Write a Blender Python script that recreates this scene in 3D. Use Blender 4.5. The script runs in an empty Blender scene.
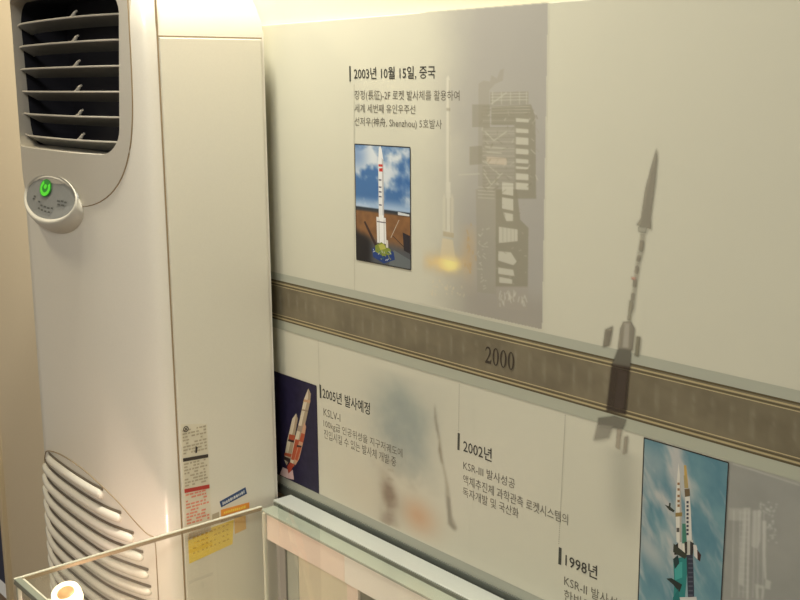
import bpy, bmesh, math, random
import numpy as np
from mathutils import Vector, Matrix, noise
random.seed(7)
col = bpy.context.scene.collection

# ------------------------------------------------------------------ camera frame (800x600)
FPX = 1093.57
CR = Vector((0.64352958, 0.76538333, -0.00761765))
CD = Vector((0.14483599, -0.13153759, -0.98067344))
CF = Vector((-0.75159312, 0.62998906, -0.19550338))
CAM = Vector((0.0, -1.15, 1.68))
def ray(px, py): return CF * FPX + CR * (px - 400) + CD * (py - 300)
def wall_at(px, py, Y=0.0):            # a point of the display board from where the photo shows it
    d = ray(px, py); p = CAM + d * ((Y - CAM.y) / d.y); return p
def W(px, py):
    p = wall_at(px, py); return (p.x, p.z)

# ------------------------------------------------------------------ colour
def s2l(c):
    c = c / 255.0
    return c / 12.92 if c <= 0.04045 else ((c + 0.055) / 1.055) ** 2.4
def RGB(r, g, b): return (s2l(r), s2l(g), s2l(b), 1.0)
GAIN = (0.80, 0.85, 0.93)               # ink colours under the warm gallery light
def INK(r, g, b): return tuple(min(0.93, s2l(c) * k) for c, k in zip((r, g, b), GAIN)) + (1.0,)

# ------------------------------------------------------------------ materials
def mat(name, color, rough=0.5, metal=0.0, bump=0.0, scale=40.0, mottling=0.03, coat=0.0, spec=0.5):
    m = bpy.data.materials.new(name); m.use_nodes = True
    nt = m.node_tree; b = nt.nodes['Principled BSDF']
    b.inputs['Roughness'].default_value = rough; b.inputs['Metallic'].default_value = metal
    b.inputs['Coat Weight'].default_value = coat; b.inputs['Specular IOR Level'].default_value = spec
    tc = nt.nodes.new('ShaderNodeTexCoord'); nz = nt.nodes.new('ShaderNodeTexNoise')
    nz.inputs['Scale'].default_value = scale; nz.inputs['Detail'].default_value = 4
    nt.links.new(tc.outputs['Object'], nz.inputs['Vector'])
    mx = nt.nodes.new('ShaderNodeMix'); mx.data_type = 'RGBA'
    c = color
    mx.inputs[6].default_value = tuple(v * (1 - mottling) for v in c[:3]) + (1,)
    mx.inputs[7].default_value = tuple(min(1, v * (1 + mottling)) for v in c[:3]) + (1,)
    nt.links.new(nz.outputs['Fac'], mx.inputs[0]); nt.links.new(mx.outputs[2], b.inputs['Base Color'])
    if bump:
        bp = nt.nodes.new('ShaderNodeBump'); bp.inputs['Strength'].default_value = bump; bp.inputs['Distance'].default_value = 0.001
        nt.links.new(nz.outputs['Fac'], bp.inputs['Height']); nt.links.new(bp.outputs['Normal'], b.inputs['Normal'])
    return m
def emit(name, color, strength):
    m = bpy.data.materials.new(name); m.use_nodes = True
    b = m.node_tree.nodes['Principled BSDF']
    b.inputs['Base Color'].default_value = color
    b.inputs['Emission Color'].default_value = color; b.inputs['Emission Strength'].default_value = strength
    return m
def glass(name, tint):
    m = bpy.data.materials.new(name); m.use_nodes = True
    nt = m.node_tree; nt.nodes.clear()
    o = nt.nodes.new('ShaderNodeOutputMaterial'); t = nt.nodes.new('ShaderNodeBsdfTransparent'); g = nt.nodes.new('ShaderNodeBsdfGlossy')
    t.inputs['Color'].default_value = tint; g.inputs['Roughness'].default_value = 0.02
    fr = nt.nodes.new('ShaderNodeFresnel'); fr.inputs['IOR'].default_value = 1.5
    mx = nt.nodes.new('ShaderNodeMixShader')
    ge = nt.nodes.new('ShaderNodeNewGeometry'); inv = nt.nodes.new('ShaderNodeMath'); inv.operation = 'SUBTRACT'; inv.inputs[0].default_value = 1.0
    mu = nt.nodes.new('ShaderNodeMath'); mu.operation = 'MULTIPLY'     # the inner face of a pane sends light straight on, as parallel faces do
    nt.links.new(ge.outputs['Backfacing'], inv.inputs[1]); nt.links.new(fr.outputs[0], mu.inputs[0]); nt.links.new(inv.outputs[0], mu.inputs[1])
    nt.links.new(mu.outputs[0], mx.inputs[0]); nt.links.new(t.outputs[0], mx.inputs[1]); nt.links.new(g.outputs[0], mx.inputs[2])
    nt.links.new(mx.outputs[0], o.inputs['Surface'])
    return m
def ink_material(name, rough=0.42, see_through=False):
    m = bpy.data.materials.new(name); m.use_nodes = True
    nt = m.node_tree; b = nt.nodes['Principled BSDF']; b.inputs['Roughness'].default_value = rough
    b.inputs['Specular IOR Level'].default_value = 0.3
    a = nt.nodes.new('ShaderNodeAttribute'); a.attribute_name = 'ink'
    nt.links.new(a.outputs['Color'], b.inputs['Base Color'])
    if see_through: nt.links.new(a.outputs['Alpha'], b.inputs['Alpha'])
    return m

M = {}
M['body'] = mat('ac_plastic', (0.72, 0.69, 0.60, 1), 0.30, bump=0.02, scale=300, coat=0.15)
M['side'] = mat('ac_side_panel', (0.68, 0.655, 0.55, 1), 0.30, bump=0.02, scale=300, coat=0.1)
M['bezel'] = mat('ac_bezel_plastic', (0.50, 0.47, 0.40, 1), 0.42, bump=0.03, scale=400)
M['seam'] = mat('seam_shadow_gap', RGB(146, 128, 98), 0.7)
M['dark'] = mat('grille_interior', (0.006, 0.006, 0.012, 1), 0.8)
M['slat'] = mat('slat_plastic', (0.075, 0.075, 0.068, 1), 0.5, mottling=0.12, scale=80)
M['slat_lip'] = mat('slat_lip_plastic', (0.50, 0.47, 0.40, 1), 0.4)
M['rib'] = mat('intake_rib_plastic', (0.72, 0.69, 0.60, 1), 0.22)
M['slot'] = mat('intake_slot', (0.14, 0.115, 0.08, 1), 0.7)
M['ctl'] = mat('control_bezel_plastic', (0.52, 0.50, 0.43, 1), 0.35)
M['ctlface'] = mat('control_face', (0.19, 0.195, 0.185, 1), 0.45, mottling=0.12, scale=120)
M['led'] = emit('led_green', (0.07, 0.60, 0.02, 1), 0.22)
M['leddark'] = emit('led_dark_green', (0.01, 0.16, 0.01, 1), 0.35)
M['mark'] = mat('grey_marks', RGB(70, 72, 68), 0.6)
M['alu'] = mat('anodised_aluminium', (0.55, 0.58, 0.54, 1), 0.38, metal=0.35, scale=200, mottling=0.05)
M['alu_grey'] = mat('grey_aluminium', (0.40, 0.39, 0.36, 1), 0.4, metal=0.3)
M['rubber'] = mat('rubber_seal', (0.13, 0.14, 0.11, 1), 0.7)
M['green_edge'] = mat('glass_on_frame', (0.40, 0.43, 0.36, 1), 0.15, coat=0.5)
M['glass_edge'] = mat('polished_glass_edge', (0.62, 0.62, 0.50, 1), 0.2, coat=0.6)
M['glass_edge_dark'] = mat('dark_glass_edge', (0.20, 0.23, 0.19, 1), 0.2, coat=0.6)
M['peach'] = mat('peach_laminate_and_reflection', (0.78, 0.66, 0.55, 1), 0.35, scale=12, mottling=0.08)  # stile's own colour; on the valance it paints in reflected light
M['backpanel'] = mat('beige_laminate', (0.66, 0.62, 0.46, 1), 0.4, scale=10, mottling=0.06)
M['cabinet'] = mat('white_cabinet', (0.62, 0.60, 0.53, 1), 0.45)
M['fabric'] = mat('display_felt', (0.55, 0.50, 0.42, 1), 0.9, bump=0.2, scale=500)
M['glass'] = glass('clear_glass', (0.98, 0.985, 0.975, 1))
M['wall'] = mat('painted_wall', (0.66, 0.58, 0.44, 1), 0.75, bump=0.15, scale=150)
M['ceil'] = mat('white_ceiling', (0.7, 0.68, 0.62, 1), 0.8)
M['floor'] = mat('brown_floor', (0.23, 0.17, 0.12, 1), 0.4, scale=6, mottling=0.15)
M['trim'] = mat('cream_trim', (0.60, 0.52, 0.36, 1), 0.5)
M['door'] = mat('dark_blue_door', (0.03, 0.04, 0.09, 1), 0.6)
M['board'] = mat('printed_board', INK(211, 204, 178), 0.42, scale=5, mottling=0.02, spec=0.3)
M['painted_gap_shade'] = mat('painted_gap_shade', INK(92, 94, 82), 0.6)  # dark tone painted for the shade in the gap below the board
M['ink'] = ink_material('printed_ink')
M['tint'] = ink_material('printed_tint', see_through=True)
M['sticker'] = mat('white_sticker', RGB(214, 208, 186), 0.4)
M['lampwhite'] = mat('lamp_white_enamel', (0.8, 0.77, 0.68, 1), 0.35)
M['bulb'] = emit('halogen_bulb', (1.0, 0.84, 0.60, 1), 1.6)
M['lampcore'] = mat('lamp_brass_core', (0.62, 0.36, 0.16, 1), 0.4, metal=0.3)

# ------------------------------------------------------------------ mesh builder
class MB:
    def __init__(s): s.v = []; s.f = []; s.mi = []; s.c = []
    def face(s, pts, mi=0, flip=False):
        i = len(s.v); s.v += [tuple(p) for p in pts]
        idx = list(range(i, i + len(pts))); s.f.append(idx[::-1] if flip else idx); s.mi.append(mi)
    def box(s, a, b, mi=0):
        x0, y0, z0 = a; x1, y1, z1 = b; i = len(s.v)
        s.v += [(x0,y0,z0),(x1,y0,z0),(x1,y1,z0),(x0,y1,z0),(x0,y0,z1),(x1,y0,z1),(x1,y1,z1),(x0,y1,z1)]
        for q in ((0,3,2,1),(4,5,6,7),(0,1,5,4),(1,2,6,5),(2,3,7,6),(3,0,4,7)):
            s.f.append([i+k for k in q]); s.mi.append(mi)
    def loft(s, rings, mi=0, caps=True, closed=True):
        i = len(s.v); n = len(rings[0])
        for r in rings: s.v += [tuple(p) for p in r]
        for k in range(len(rings) - 1):
            for j in range(n if closed else n - 1):
                a = i+k*n+j; b = i+k*n+(j+1) % n
                s.f.append([a, b, b+n, a+n]); s.mi.append(mi)
        if caps:
            s.f.append([i+j for j in range(n)][::-1]); s.mi.append(mi)
            k = len(rings) - 1; s.f.append([i+k*n+j for j in range(n)]); s.mi.append(mi)
    def tube(s, path, r, n=8, mi=0, squash=None):
        rings = []
        for k, p in enumerate(path):
            p = Vector(p); t = (Vector(path[min(k+1, len(path)-1)]) - Vector(path[max(k-1, 0)])).normalized()
            up = Vector((0, 0, 1)) if abs(t.z) < 0.95 else Vector((1, 0, 0))
            a = t.cross(up).normalized(); b = a.cross(t).normalized()
            rr = r[k] if isinstance(r, (list, tuple)) else r
            ra, rb = (rr, rr) if squash is None else (rr * squash[0], rr * squash[1])
            rings.append([p + a * ra * math.cos(2*math.pi*j/n) + b * rb * math.sin(2*math.pi*j/n) for j in range(n)])
        s.loft(rings, mi)
    def lathe(s, c, prof, n=32, mi=0, axis=Vector((0,0,1))):
        axis = axis.normalized(); a = axis.orthogonal().normalized(); b = axis.cross(a)
        rings = [[Vector(c) + axis*h + a*(r*math.cos(2*math.pi*j/n)) + b*(r*math.sin(2*math.pi*j/n)) for j in range(n)] for r, h in prof]
        s.loft(rings, mi)
    def mesh(s, name, mats, smooth=None, bevel=0.0):
        me = bpy.data.meshes.new(name); me.from_pydata(s.v, [], s.f)
        for m in mats: me.materials.append(m)
        for p, i in zip(me.polygons, s.mi): p.material_index = i
        bm = bmesh.new(); bm.from_mesh(me)
        bmesh.ops.remove_doubles(bm, verts=bm.verts, dist=1e-6)
        bmesh.ops.recalc_face_normals(bm, faces=bm.faces)
        if bevel:
            ed = [e for e in bm.edges if len(e.link_faces) == 2 and e.calc_face_angle(0) > 0.5]
            bmesh.ops.bevel(bm, geom=ed, offset=bevel, segments=2, profile=0.5, affect='EDGES')
        bm.to_mesh(me); bm.free()
        finish(me, smooth); return me
    def build(s, name, mats, parent=None, smooth=None, bevel=0.0):
        if not isinstance(mats, (list, tuple)): mats = [mats]
        return link(name, s.mesh(name, mats, smooth, bevel), parent)
def finish(me, smooth):
    if smooth:
        me.polygons.foreach_set('use_smooth', [True] * len(me.polygons))
        me.set_sharp_from_angle(angle=math.radians(smooth))
def link(name, me, parent=None):
    o = bpy.data.objects.new(name, me); col.objects.link(o)
    if parent: o.parent = parent
    return o
def tag(o, label=None, cat=None, group=None, kind=None):
    for k, v in (('label', label), ('category', cat), ('group', group), ('kind', kind)):
        if v: o[k] = v
    return o
def empty(name, loc, rz=0.0):
    o = bpy.data.objects.new(name, None); col.objects.link(o); o.location = loc; o.rotation_euler = (0, 0, rz)
    o.empty_display_size = 0.1; return o
def boolean(name, me, cuts, parent, mats, smooth=30):
    base = link(name + '_tmp', me); tools = []
    for op, cm in cuts:
        t = link('cutter', cm); tools.append(t)
        md = base.modifiers.new('b', 'BOOLEAN'); md.operation = op; md.object = t; md.solver = 'EXACT'
    dg = bpy.context.evaluated_depsgraph_get(); dg.update()
    out = bpy.data.meshes.new_from_object(base.evaluated_get(dg))
    for t in tools + [base]: bpy.data.objects.remove(t, do_unlink=True)
    out.materials.clear()
    for m in mats: out.materials.append(m)
    for p in out.polygons: p.material_index = 0
    finish(out, smooth)
    out.name = name
    return link(name, out, parent)

# ------------------------------------------------------------------ printing on the board
class Ink:                                # flat ink on the board: coloured polygons and fields, one mesh per print
    def __init__(s, depth): s.v = []; s.f = []; s.c = []; s.d = depth; s.k = 0
    def poly(s, pts, rgb, a=1.0, px=True):
        s.k += 1; y = -(s.d + s.k * 4e-6); i = len(s.v)
        for p in pts:
            x, z = W(*p) if px else p
            s.v.append((x, y, z))
            c = INK(*rgb); s.c.append((c[0], c[1], c[2], a))
        s.f.append(list(range(i, i + len(pts))))
    def line(s, p, q, w, rgb, a=1.0, px=True):
        p = Vector(W(*p) if px else p); q = Vector(W(*q) if px else q)
        n = (q - p).normalized(); n = Vector((-n.y, n.x)) * w * 0.5
        s.poly([p - n, q - n, q + n, p + n], rgb, a, px=False)
    def field(s, x0, z0, x1, z1, nx, nz, fn):         # fn(u, v) with v=0 at the top
        s.k += 1; y = -(s.d + s.k * 4e-6); i = len(s.v)
        for b in range(nz + 1):
            for a in range(nx + 1):
                u, v = a / nx, b / nz
                s.v.append((x0 + (x1-x0)*u, y, z1 + (z0-z1)*v))
                r = fn(u, v); c = INK(*r[:3]); s.c.append((c[0], c[1], c[2], r[3] if len(r) > 3 else 1.0))
        for b in range(nz):
            for a in range(nx):
                q = i + b*(nx+1) + a; s.f.append([q, q+nx+1, q+nx+2, q+1])
    def build(s, name, parent, see_through=False):
        me = bpy.data.meshes.new(name); me.from_pydata(s.v, [], s.f)
        at = me.attributes.new('ink', 'FLOAT_COLOR', 'POINT')
        at.data.foreach_set('color', [x for c in s.c for x in c])
        me.materials.append(M['tint' if see_through else 'ink'])
        for p in me.polygons:
            if p.normal.y > 0: p.flip()
        return link(name, me, parent)
class Soft:                               # a soft faded print: shapes are inked on a fine grid, blurred like the halftone, and laid on the board
    def __init__(s, depth, x0, y0, x1, y1, step=1.0, blur=1.0):
        s.d = depth; s.x0, s.y0, s.st, s.bl = x0, y0, step, blur
        s.nx = int((x1 - x0) / step) + 1; s.ny = int((y1 - y0) / step) + 1
        s.rgb = np.zeros((s.ny, s.nx, 3)); s.a = np.zeros((s.ny, s.nx)); s.first = True
    def over(s, sl, rgb, a):
        A = s.a[sl]; C = s.rgb[sl]; out = a + A * (1 - a); k = np.where(out > 1e-6, a / np.maximum(out, 1e-6), 0)[..., None]
        s.rgb[sl] = rgb * k + C * (1 - k); s.a[sl] = out
    def poly(s, pts, rgb, a=1.0):
        P = [((p[0] - s.x0) / s.st, (p[1] - s.y0) / s.st) for p in pts]
        i0 = max(0, int(min(p[0] for p in P)) - 1); i1 = min(s.nx, int(max(p[0] for p in P)) + 2)
        j0 = max(0, int(min(p[1] for p in P)) - 1); j1 = min(s.ny, int(max(p[1] for p in P)) + 2)
        if i1 <= i0 or j1 <= j0: return
        cov = np.zeros((j1 - j0, i1 - i0)); Q = 4
        for sy in range(Q):
            for sx in range(Q):
                X, Y = np.meshgrid(np.arange(i0, i1) + (sx + .5) / Q - .5, np.arange(j0, j1) + (sy + .5) / Q - .5)
                ins = np.zeros(X.shape, bool)
                for (ax, ay), (bx, by) in zip(P, P[1:] + P[:1]):
                    if ay == by: continue
                    ins ^= ((ay > Y) != (by > Y)) & (X < (bx - ax) * (Y - ay) / (by - ay) + ax)
                cov += ins
        s.over((slice(j0, j1), slice(i0, i1)), np.array(rgb, float), cov / (Q * Q) * a)
    def line(s, p, q, w, rgb, a=1.0):
        w = w * 620; dx, dy = q[0] - p[0], q[1] - p[1]; L = math.hypot(dx, dy) or 1; n = (-dy / L * w / 2, dx / L * w / 2)
        s.poly([(p[0] - n[0], p[1] - n[1]), (q[0] - n[0], q[1] - n[1]), (q[0] + n[0], q[1] + n[1]), (p[0] + n[0], p[1] + n[1])], rgb, a)
    def field(s, x0, z0, x1, z1, nx, nz_, fn):
        for j in range(s.ny):
            for i in range(s.nx):
                x, z = W(s.x0 + i * s.st, s.y0 + j * s.st); u = (x - x0) / (x1 - x0); v = (z - z1) / (z0 - z1)
                if 0 <= u <= 1 and 0 <= v <= 1:
                    r = fn(u, v); s.over((slice(j, j+1), slice(i, i+1)), np.array(r[:3], float), np.array([[r[3]]]))
    def build(s, name, parent, see_through=True):
        pm = s.rgb * s.a[..., None]; A = s.a.copy()
        r = max(1, int(round(s.bl / s.st * 2))); g = np.exp(-(np.arange(-r, r+1) * s.st / s.bl) ** 2 / 1.0); g /= g.sum()
        def cv(M_, ax):
            pad = [(0, 0)] * M_.ndim; pad[ax] = (r, r); B_ = np.pad(M_, pad, mode='edge'); o = np.zeros_like(M_)
            for k in range(2*r + 1):
                o += g[k] * np.take(B_, range(k, k + M_.shape[ax]), axis=ax)
            return o
        pm = cv(cv(pm, 0), 1); A = cv(cv(A, 0), 1)
        C = pm / np.maximum(A, 1e-5)[..., None]
        keep = A > 0.004; vid = {}; v = []; cc = []; f = []
        def vert(j, i):
            if (j, i) not in vid:
                vid[(j, i)] = len(v); x, z = W(s.x0 + i * s.st, s.y0 + j * s.st); v.append((x, -s.d, z))
                c = INK(*C[j, i]); al = float(A[j, i])
                if not see_through: c = tuple(b_c + (q - b_c) * al for b_c, q in zip(INK(211, 204, 178), c)); al = 1.0
                cc.extend((c[0], c[1], c[2], al))
            return vid[(j, i)]
        for j in range(s.ny - 1):
            for i in range(s.nx - 1):
                if keep[j:j+2, i:i+2].any(): f.append([vert(j, i), vert(j+1, i), vert(j+1, i+1), vert(j, i+1)])
        me = bpy.data.meshes.new(name); me.from_pydata(v, [], f)
        at = me.attributes.new('ink', 'FLOAT_COLOR', 'POINT'); at.data.foreach_set('color', cc)
        me.materials.append(M['tint' if see_through else 'ink']); return link(name, me, parent)
def lerp(a, b, t): return tuple(x + (y - x) * t for x, y in zip(a, b))
def clamp(t, a=0.0, b=1.0): return max(a, min(b, t))
def smooth(a, b, t):
    t = clamp((t - a) / (b - a)); return t * t * (3 - 2 * t)
def nz(x, y, s=0.0, oct=4): return noise.fractal(Vector((x, y, s)), 0.8, 2.0, oct) * 0.5 + 0.5

def lettering(name, text, xl, top, base, xr, rgb, parent, bold=0.0, depth=0.0004, label=None):
    cu = bpy.data.curves.new('t', 'FONT'); cu.body = text; cu.size = 1.0; cu.offset = bold; cu.resolution_u = 2
    t = bpy.data.objects.new('t', cu); col.objects.link(t)
    dg = bpy.context.evaluated_depsgraph_get(); dg.update()
    me = bpy.data.meshes.new_from_object(t.evaluated_get(dg))
    bpy.data.objects.remove(t, do_unlink=True)
    xs = [v.co.x for v in me.vertices]; ys = [v.co.y for v in me.vertices]
    ax, az = W(xl, base); _, tz = W(xl, top); bx, _ = W(xr, base + (base - 85) * (xr - xl) / 1000.0)
    sx = (bx - ax) / (max(xs) - min(xs)); sy = (tz - az) / (max(ys) - min(ys))
    x0, y0 = min(xs), min(ys)
    for v in me.vertices: v.co = (ax + (v.co.x - x0) * sx, -depth, az + (v.co.y - y0) * sy)
    at = me.attributes.new('ink', 'FLOAT_COLOR', 'POINT'); c = INK(*rgb)
    at.data.foreach_set('color', list(c) * len(me.vertices))
    me.materials.clear(); me.materials.append(M['ink'])
    me.name = name
    o = link(name, me, parent)
    if label: o['label'] = label
    return o

# ================================================================== SETTING
def struct(name, a, b, m, bevel=0.0):
    mb = MB(); mb.box(a, b); return tag(mb.build(name, m, None, bevel=bevel), kind='structure')
struct('floor', (-5.0, -3.5, -0.05), (3.0, 0.012, 0.0), M['floor'])
struct('ceiling', (-5.0, -3.5, 2.72), (3.0, 0.10, 2.80), M['ceil'])
struct('wall_back', (-3.37, 0.012, 0.0), (3.0, 0.10, 2.72), M['wall'])
struct('trim_1', (-3.395, -0.004, 0.0), (-3.37, 0.10, 2.72), M['trim'], 0.003)
struct('door_1', (-4.30, 0.05, 0.0), (-3.395, 0.09, 2.72), M['door'])

# ================================================================== TIMELINE BOARD
ZT, ZB = 1.785, 0.893
BX0, BX1 = -2.40, 0.35
panel = empty('exhibit_panel', (0, 0, 0))
tag(panel, 'large cream printed timeline board of rocket launches with a brown band, mounted on the wall', 'display board')
mb = MB(); mb.box((BX0, 0.0, ZB), (BX1, 0.012, ZT)); mb.build('board', M['board'], panel, bevel=0.0012)
mb = MB(); mb.box((BX0, -0.003, ZB - 0.02), (BX1, 0.012, ZB)); mb.build('gap_shade_strip', M['painted_gap_shade'], panel, bevel=0.001)  # dark strip stands in for the shaded gap between board and case rail
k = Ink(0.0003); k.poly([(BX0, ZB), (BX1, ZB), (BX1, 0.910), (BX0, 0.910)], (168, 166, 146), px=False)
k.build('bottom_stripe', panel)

# --- timeline band
b_ = Ink(0.0005)
z_t, z_b = 1.3075, 1.2305
for z0, z1, rgb in ((1.3075, 1.3225, (178, 176, 154)), (1.2125, 1.2305, (178, 176, 152))):
    b_.poly([(BX0, z0), (BX1, z0), (BX1, z1), (BX0, z1)], rgb, px=False)
def bandfn(u, v):
    x = u * 2.75
    n = nz(x * 14, v * 1.6, 3.0); n2 = nz(x * 60, v * 5, 9.0)
    c = lerp((112, 101, 78), (132, 120, 94), clamp(n * 1.2 - 0.15))
    t = (x / 0.0285) % 1.0
    tick = math.exp(-((t - 0.5) / 0.12) ** 2) * smooth(0.2, 0.35, v) * (1 - smooth(0.65, 0.85, v)) * clamp(n2 * 2 - 0.55)
    c = lerp(c, (176, 168, 146), 0.36 * tick)
    return lerp(c, (95, 86, 64), 0.25 * clamp(n2 - 0.45))
b_.field(BX0, z_b, BX1, z_t, 700, 14, bandfn)
for z, w, rgb in ((1.3068, 0.0026, (92, 80, 54)), (1.3025, 0.0022, (184, 165, 120)), (1.2995, 0.0020, (98, 86, 60)), (1.2970, 0.0012, (190, 172, 128)),
                  (1.2405, 0.0014, (190, 170, 125)), (1.2375, 0.0020, (96, 84, 58)), (1.2345, 0.0024, (184, 165, 120)), (1.2312, 0.0024, (92, 80, 54))):
    b_.line((BX0, z), (BX1, z), w, rgb, px=False)
band = b_.build('timeline_band', panel); band['label'] = 'brown horizontal band with thin gold lines and the year 2000'
# year numerals, serif
def ellipse(cx, cy, rx, ry, n=28): return [(cx + rx*math.cos(2*math.pi*i/n), cy + ry*math.sin(2*math.pi*i/n)) for i in range(n)]
x0, zb0 = W(485, 362.5); x1, _ = W(515.5, 370); _, zt0 = W(485, 345.5)
wd = (x1 - x0) / 4.0; hd = zt0 - zb0
num = Ink(0.0008); DK = (66, 56, 44)
two = [(0.10,0.72),(0.16,0.90),(0.40,1.0),(0.66,0.96),(0.82,0.80),(0.80,0.62),(0.62,0.40),(0.36,0.16),(0.70,0.16),(0.86,0.26),(0.90,0.26),(0.84,0.0),(0.06,0.0),(0.06,0.06),(0.40,0.36),(0.60,0.60),(0.62,0.76),(0.54,0.88),(0.38,0.90),(0.24,0.84),(0.15,0.70)]
num.poly([(x0 + wd*p[0], zb0 + hd*p[1]) for p in two], DK, px=False)
for d in (1, 2, 3):
    out = ellipse(0.47, 0.5, 0.42, 0.51); inn = ellipse(0.47, 0.5, 0.21, 0.45); n = len(out)
    for i in range(n):
        j = (i + 1) % n
        num.poly([(x0 + wd*(d + p[0]), zb0 + hd*p[1]) for p in (out[i], out[j], inn[j], inn[i])], DK, px=False)
o = num.build('year_numerals', panel); o['label'] = 'dark serif numerals 2000 on the band'

# --- large faded launch picture with gantry (upper half)
A = Soft(0.0002, 405, -12, 556, 345, 0.75, 0.5)
ax0, ax1, az0, az1 = -1.330, -1.052, 1.327, 1.784
def ghostA(u, v):
    n = nz(u * 3, v * 5, 1.0)
    a = smooth(0.0, 0.55, u + 0.12 * (n - 0.5)) * 0.95
    c = lerp((174, 167, 153), (168, 161, 148), smooth(0.2, 0.8, v))
    c = lerp(c, (178, 171, 156), 0.5 * clamp(n - 0.35))
    if v > 0.85:
        c = lerp(c, (160, 150, 132), 0.6 * smooth(0.85, 0.95, v))
    return c + (a,)
A.field(ax0, az0, ax1, az1, 60, 90, ghostA)
# smoke and flame near the pad
def flame(u, v):
    n = nz(u * 5, v * 5, 4.0)
    d = math.hypot((u - 0.55) * 1.0, (v - 0.60) * 1.25)
    core = math.exp(-(math.hypot((u - 0.52) / 0.20, (v - 0.60) / 0.13)) ** 2)
    tail = math.exp(-(math.hypot((u - 0.82) / 0.14, (v - 0.40) / 0.40)) ** 2) * 0.6
    left = math.exp(-(math.hypot((u - 0.25) / 0.25, (v - 0.62) / 0.12)) ** 2)
    c = lerp((206, 180, 138), (236, 205, 140), clamp(core * 1.2 + left * .6)); c = lerp(c, (255, 238, 150), clamp(core * 1.5 - 0.45))
    c = lerp(c, (206, 164, 104), clamp(tail))
    a = clamp((core * 1.3 + tail * 0.75 + left * 0.8) * (0.55 + 0.9 * n)) * 0.95
    edge = min(u, 1 - u, v, 1 - v); return c + (a * smooth(0, 0.08, edge),)
fx0, fz1 = W(420, 215); fx1, fz0 = W(480, 300)
A.field(fx0, fz0, fx1, fz1, 46, 46, flame)
# gantry
TW = (163, 155, 134); TD = (148, 140, 116); TL = (206, 199, 176)
def T4(p): return (430 + p[0] / 3.908, 60 + p[1] / 4.615)
A.poly([T4(p) for p in ((190,110),(210,95),(235,100),(240,70),(262,85),(275,45),(290,40),(285,95),(255,110),(232,140),(235,600),(188,600))], TW, 0.55)
A.poly([T4(p) for p in ((165,205),(235,205),(235,310),(165,310))], TD, 0.5)
A.poly([T4(p) for p in ((155,400),(205,395),(205,480),(155,485))], TD, 0.55)
A.poly([T4(p) for p in ((235,150),(385,145),(385,205),(235,212))], TD, 0.45)
A.poly([T4(p) for p in ((240,215),(395,205),(412,260),(415,640),(330,640),(330,300),(240,300))], TD, 0.75)
A.poly([T4(p) for p in ((205,310),(335,310),(335,640),(205,640))], TW, 0.75)
for y in (158, 172, 186):
    A.line(T4((238, y)), T4((382, y - 3)), 0.0012, TL, 0.7)
for x in (245, 280, 315, 350, 378): A.line(T4((x, 146)), T4((x, 206)), 0.0012, TL, 0.6)
A.line(T4((238, 204)), T4((300, 150)), 0.0016, TL, 0.7)
for y0, y1 in ((268,288),(315,338),(355,392),(408,436),(455,478),(490,505),(522,555),(565,600)):
    A.poly([T4(p) for p in ((336,y0),(385,y0+5),(385,y1),(336,y1-3))], TL, 0.85)
for y in (218, 232, 246): A.line(T4((240, y)), T4((392, y - 4)), 0.0012, TL, 0.5)
A.poly([T4(p) for p in ((222,445),(300,452),(300,485),(222,478))], (204, 186, 160), 0.8)
for a, b in (((215,330),(250,372)),((250,372),(300,330)),((215,400),(300,408)),((222,425),(280,430)),((210,520),(240,575)),((240,575),(285,520)),((195,525),(110,530))):
    A.line(T4(a), T4(b), 0.0018, (200, 193, 168), 0.7)
def T5(p): return (420 + p[0] / 4.283, 180 + p[1] / 4.286)
A.poly([T5(p) for p in ((240,40),(330,40),(330,490),(245,480))], TW, 0.7)
A.poly([T5(p) for p in ((325,40),(415,40),(430,170),(465,205),(462,460),(325,460))], TD, 0.8)
A.poly([T5(p) for p in ((325,455),(465,455),(460,560),(330,550))], (170, 160, 142), 0.6)
for q in (((352,8),(400,14),(400,68),(352,60)),((352,74),(400,82),(400,132),(352,122)),((356,138),(398,146),(398,176),(370,176)),
          ((338,200),(418,212),(418,262),(338,270)),((336,305),(390,310),(415,350),(400,365),(336,345)),((336,375),(400,385),(405,412),(336,402)),((340,415),(395,425),(395,445),(340,440))):
    A.poly([T5(p) for p in q], TL, 0.85)
for x in (355, 372, 390, 405): A.line(T5((x, 204)), T5((x, 264)), 0.001, TW, 0.7)
for y in (30, 45, 60, 75): A.line(T5((248, y)), T5((320, y + 4)), 0.0012, TL, 0.6)
for i in range(26):
    x = 245 + random.random() * 40; y = 200 + random.random() * 270
    A.line(T5((x, y)), T5((x + random.uniform(4, 16), y + random.uniform(-16, 16))), 0.0013, TL, 0.6)
for i in range(26):
    x = 340 + random.random() * 115; y = 470 + random.random() * 60
    A.line(T5((x, y)), T5((x + random.uniform(-10, 10), y + random.uniform(14, 28))), 0.0014, (208, 200, 180), 0.7)
for i in range(16):
    x = 195 + random.random() * 45; y = 180 + random.random() * 220
    A.line(T5((x, y)), T5((x + random.uniform(-5, 8), y + random.uniform(10, 25))), 0.0016, (196, 160, 104), 0.6)
for i in range(30):
    x = 40 + random.random() * 170; y = 425 + random.random() * 65
    A.line(T5((x, y)), T5((x + random.uniform(-7, 7), y + random.uniform(4, 14))), 0.0014, (226, 206, 164), 0.6)
for i in range(90):                       # lattice of the service tower
    x = random.choice([210, 240, 262, 300, 330, 392, 410]) + random.uniform(-6, 6); y = 210 + random.random() * 400
    A.line(T4((x, y)), T4((x + random.uniform(-22, 22), y + random.uniform(8, 26))), random.uniform(.0008, .0018), random.choice([TL, TD, TW, (136, 128, 104)]), 0.55)
for i in range(24):
    y = 215 + i * 16; A.line(T4((206, y)), T4((332, y + random.uniform(-3, 5))), .0010, random.choice([TL, (138, 130, 106)]), 0.4)
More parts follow.
